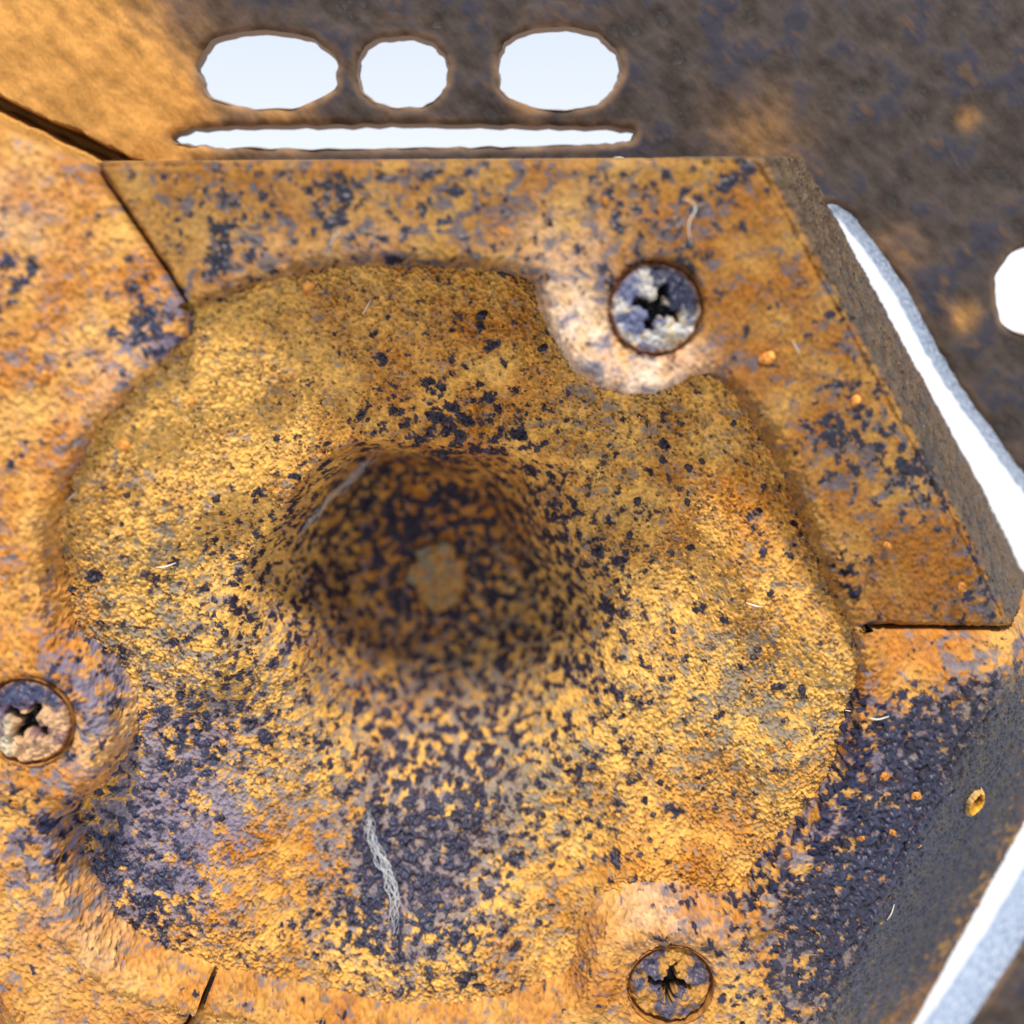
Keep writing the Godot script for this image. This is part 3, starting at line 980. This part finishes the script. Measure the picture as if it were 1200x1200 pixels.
func panel() -> void:
	var slots := [
		pts([-45.0, 45.7, -42.3, 44.6, -33.8, 44.3, -14.7, 44.2, 0.0, 44.5, 13.5, 44.9, 16.0, 45.7, 14.6, 46.9, 0.0, 47.2, -14.6, 47.4, -30.4, 47.2, -41.6, 46.9]),
		pts([41.2, 36.6, 42.2, 33.7, 44.1, 29.2, 50.1, 20.9, 56.6, 8.9, 61.4, 1.4, 66.7, -6.6, 74.5, -15.6, 81.1, -21.8, 87.2, -23.0, 85.6, -18.0, 78.8, -9.4, 71.5, 0.2, 63.8, 9.7, 58.5, 17.2, 53.4, 25.8, 46.5, 34.5, 43.2, 37.0]),
		pts([85.1, -26.8, 79.8, -35.7, 74.2, -48.8, 70.5, -57.4, 66.8, -66.2, 59.2, -84.3, 57.0, -91.5, 61.1, -94.3, 65.9, -88.6, 77.8, -66.2, 85.7, -47.5, 90.1, -34.5, 88.9, -28.1])]
	for s in slots:
		var r := PackedVector2Array()
		for q in smooth(s, true, 10):
			r.append(q + Vector2(lump.get_noise_2d(q.x * 0.5, q.y * 0.5), lump.get_noise_2d(q.y * 0.5, q.x * 0.5 + 50.0)) * 0.30)
		openings.append(r)
	var centres := pts([-32.1, 54.1, -14.3, 53.9, 6.1, 54.3, 71.9, 25.8])
	var sizes := [Vector2(9.2, 4.9), Vector2(6.0, 4.5), Vector2(8.1, 5.2), Vector2(6.6, 6.2)]
	for k in 4:
		var ring := PackedVector2Array()
		for i in 72:
			var a := -TAU * i / 72.0
			var e := Vector2(cos(a), sin(a))
			e = Vector2(signf(e.x) * pow(absf(e.x), 0.85), signf(e.y) * pow(absf(e.y), 0.85))
			ring.append(centres[k] + e * sizes[k] * (1.0 + 0.06 * warp.get_noise_2d(e.x * 9.0 + 30.0 * k, e.y * 9.0)))
		openings.append(ring)
	var holes := Field.new(-112, 112, -112, 112, 0.7, func(x: float, y: float) -> float:
		var d := 1e9
		for o in openings:
			d = minf(d, outline_distance(o, Vector2(x, y)))
		return d)
	var warm := patches(0.0, [-62.7, 51.1, 14.6, 1.30, -46.0, 48.4, 6.7, 1.00, -54.0, 46.8, 7.9, 0.80, -60.0, 58.5, 11.1, 0.60, 32.7, 45.2, 5.6, 0.25, 61.2, 22.2, 1.8, 0.55, 60.1, 48.1, 1.3, 0.40, -30.3, 49.0, 4.5, 0.40, 2.2, 50.6, 1.6, 0.80, 51.5, 30.3, 3.4, 0.20])
	var origin := Vector3(0, -110, PLATE_Z)
	var root := thing("iron_panel", origin, "dark brown rusted iron panel behind the frame, pierced by slots and round holes", "panel")
	var m := sheet(-92, 92, -92, 84, 0.26, origin,
		func(x: float, y: float) -> float: return maxf(-holes.at(x, y), 1.0 - sd_inner.at(x, y) if absf(x) < 78.0 and absf(y) < 60.0 else -1.0) ,
		func(x: float, y: float, d: float) -> Color:
			var f := fine.get_noise_2d(x, y)
			var l := streak.get_noise_2d((x + y) * 0.55, (x - y) * 0.22)
			var b := blot.get_noise_2d(x, y)
			var c := Color(0.062, 0.048, 0.042) * (1.0 + 0.40 * l + 0.12 * f + 0.6 * b)
			c = c.lerp(Color(0.040, 0.038, 0.048), smoothstep(0.0, 0.35, b + 0.3 * l))
			c = c.lerp(Color(0.12, 0.068, 0.035), smoothstep(0.35, 0.8, l + 0.6 * b) * 0.6)
			var w := warm.at(x, y)
			c = c.lerp(Color(0.50, 0.24, 0.06) * (1.0 + 0.2 * f + 0.35 * l), clampf(w * 1.1 + 0.5 * l * w, 0.0, 1.0))
			var rim := smoothstep(1.3, 0.2, -d + 0.5 * l) if d > -2.5 and holes.at(x, y) < 3.0 else 0.0
			c = c.lerp(Color(0.26, 0.15, 0.075) * (1.0 + 0.8 * l), rim * (0.35 + 0.5 * b))
			c.a = PLATE_Z - 9.0 * smoothstep(1.1, 0.6, absf(-side_of(seam_left[1], seam_left[2], x, y) - 0.5 + 0.5 * l)) * smoothstep(-46.0, -50.0, x) + 0.05 * f + 0.08 * l + 0.5 * b - 0.5 * pow(clampf(1.0 + d, 0.0, 1.0), 2.0)
			return c, 0.03)
	part("face", m, root)
	# what the thickness of the iron shows inside each opening
	var zinc := StandardMaterial3D.new()
	zinc.resource_name = "zinc_grain"
	zinc.albedo_texture = grain_texture()
	zinc.uv1_triplanar = true
	zinc.uv1_scale = Vector3.ONE * 16.0
	zinc.roughness = 0.4
	zinc.metallic = 0.3
	var iron := StandardMaterial3D.new()
	iron.resource_name = "iron_edge"
	iron.albedo_color = Color(0.22, 0.15, 0.10).linear_to_srgb()
	iron.roughness = 0.8
	for k in openings.size():
		var thick: float = [2.0, 4.5, 8.0, 1.6, 1.6, 1.6, 1.6][k]
		var o := openings[k]
		var st := SurfaceTool.new()
		st.begin(Mesh.PRIMITIVE_TRIANGLES)
		st.set_smooth_group(0)
		var grow := o
		var lean: float = [0.3, 0.5, 0.8, 0.3, 0.3, 0.3, 0.3][k]
		var cnt := grow.size()
		for i in cnt:
			var a := grow[i]
			var b := grow[(i + 1) % cnt]
			var q := []
			var na := (grow[(i - 1 + cnt) % cnt] - b).orthogonal().normalized()
			var nb := (a - grow[(i + 2) % cnt]).orthogonal().normalized()
			if Geometry2D.is_polygon_clockwise(grow):
				na = -na
				nb = -nb
			for v in [[a - na * 0.05, 0.0], [b - nb * 0.05, 0.0], [a + na * lean, -thick], [b + nb * lean, -thick]]:
				q.append((Vector3(v[0].x, v[0].y, PLATE_Z - 0.35 + v[1]) - origin) * MM)
			for t in [0, 1, 2, 2, 1, 3]:
				st.add_vertex(q[t])
		st.generate_normals()
		st.set_material(zinc if k in [1, 2] else iron)
		part("slot_lining" if k < 3 else "hole_edge", st.commit(), root)

	# pale paving in front of and behind the panel, seen through the openings
	var pale := StandardMaterial3D.new()
	pale.resource_name = "pale_paving"
	pale.albedo_color = Color(0.58, 0.585, 0.59).linear_to_srgb()
	pale.roughness = 0.9
	var g := PlaneMesh.new()
	g.size = Vector2(300, 300)
	g.material = pale
	var ground := part("ground", g, self, Vector3(0, -260, 0))
	ground.set_meta("kind", "structure")
	ground.set_meta("label", "pale bright paving under and behind the iron panel")


func grain_texture() -> NoiseTexture2D:
	var n := noise(91, 0.16, 4)
	var t := NoiseTexture2D.new()
	t.width = 512
	t.height = 512
	t.seamless = true
	t.noise = n
	var r := Gradient.new()
	r.offsets = PackedFloat32Array([0.0, 0.35, 0.55, 0.75, 1.0])
	r.colors = PackedColorArray([Color(0.22, 0.30, 0.42), Color(0.48, 0.56, 0.68), Color(0.78, 0.83, 0.89), Color(0.97, 0.98, 1), Color(1, 1, 1)])
	t.color_ramp = r
	return t


# ---------------------------------------------------------------- cobwebs and fibres

func surface_z(x: float, y: float) -> float:
	var d := sd_inner.at(x, y)
	return dish_z(x, y) if d < -0.5 else lerpf(-4.0, 0.1, smoothstep(0.0, 2.6, d)) - ridge_drop(x, y)


func threads() -> void:
	var web := StandardMaterial3D.new()
	web.resource_name = "cobweb"
	web.albedo_color = Color(0.55, 0.56, 0.58).linear_to_srgb()
	web.roughness = 0.5
	var hair := StandardMaterial3D.new()
	hair.resource_name = "fibre"
	hair.albedo_color = Color(0.72, 0.66, 0.55).linear_to_srgb()
	hair.roughness = 0.5
	var rng := RandomNumberGenerator.new()
	rng.seed = 5
	var lines := [
		["dusty cobweb strung across the left lip of the well", smooth(pts([-29.2, -7.5, -27.4, -4.9, -25.1, -2.2, -22.9, -0.2, -21.0, 2.0, -17.5, 5.5]), false, 6), 16, 0.30],
		["dusty cobweb trailing down the lower side of the cup to the bottom edge", smooth(pts([-19.1, -41.6, -19.1, -44.3, -17.8, -47.6, -16.3, -50.3, -15.5, -53.7, -15.8, -57.6]), false, 6), 16, 0.34]]
	for l in lines:
		var path: PackedVector2Array = l[1]
		var mid: Vector2 = path[path.size() / 2]
		var origin := Vector3(mid.x, mid.y, surface_z(mid.x, mid.y))
		var root := thing("cobweb", origin, l[0], "cobweb")
		for k in l[2]:
			var p := PackedVector3Array()
			var from := rng.randi_range(0, 6)
			var to := path.size() - rng.randi_range(0, 6)
			var ph := rng.randf() * 20.0
			for i in range(from, to):
				var q := path[i]
				var off: Vector2 = Vector2(warp.get_noise_2d(i * 0.5 + ph * 9.0, ph), warp.get_noise_2d(ph, i * 0.5 + ph * 7.0)) * 4.0 * l[3]
				var z := surface_z(q.x, q.y)
				p.append(Vector3(q.x + off.x, q.y + off.y, z + 0.7 + 0.5 * sin(i * 0.3 + ph)))
			part("strand", strand_mesh([p], rng.randf_range(0.018, 0.045), web, origin, 5), root)
	var hairs := [
		["pale straight fibre lying on the dark lower right segment", [41.3, -25.6, 42.5, -25.6, 43.9, -25.3, 45.4, -24.9], 0.11],
		["curled pale fibre above the grey crusted screw", [19.1, 35.7, 20.1, 35.2, 20.5, 34.4, 19.9, 33.3, 19.8, 32.0, 20.2, 30.5], 0.07],
		["thin pale fibre slanting over the bluish patch on the upper segment", [-21.6, 29.0, -20.8, 30.1, -20.1, 31.2, -19.3, 32.2], 0.06],
		["short curled fibre on the upper segment right of the grey screw", [32.0, 20.0, 32.2, 19.4, 32.6, 18.8, 32.8, 18.3], 0.06],
		["tiny white fibre on the right side of the cup", [28.8, -12.2, 29.6, -12.4, 30.7, -12.6], 0.10],
		["fine upright fibre crossing the cup's right rim", [39.9, -10.8, 40.0, -12.4, 40.0, -14.5], 0.06],
		["short cream fibre on the left side of the cup", [-43.1, -7.4, -42.1, -7.4, -41.0, -7.1], 0.10],
		["pale slanting fibre near the cup's left rim", [-52.8, 0.9, -51.9, 1.5, -50.9, 2.4], 0.07],
		["thin pale fibre near the lower end of the dark segment", [47.9, -53.5, 48.3, -52.4, 48.6, -51.2], 0.08],
		["pale fibre on the ridge above the grey crusted screw", [11.9, 40.9, 12.8, 41.2, 13.8, 41.7], 0.12],
		["short straw coloured fibre on the shelf above the well", [-17.9, 22.8, -17.3, 23.8, -16.9, 24.4], 0.07]]
	for hr in hairs:
		var q := smooth(pts(hr[1]), false, 4)
		var p := PackedVector3Array()
		for i in q.size():
			p.append(Vector3(q[i].x, q[i].y, surface_z(q[i].x, q[i].y) + 0.35 + 0.25 * sin(PI * i / (q.size() - 1.0))))
		var o := thing("fibre", p[p.size() / 2], hr[0], "fibre", "loose fibres caught on the rust")
		part("strand", strand_mesh([p], hr[2], hair, p[p.size() / 2]), o)
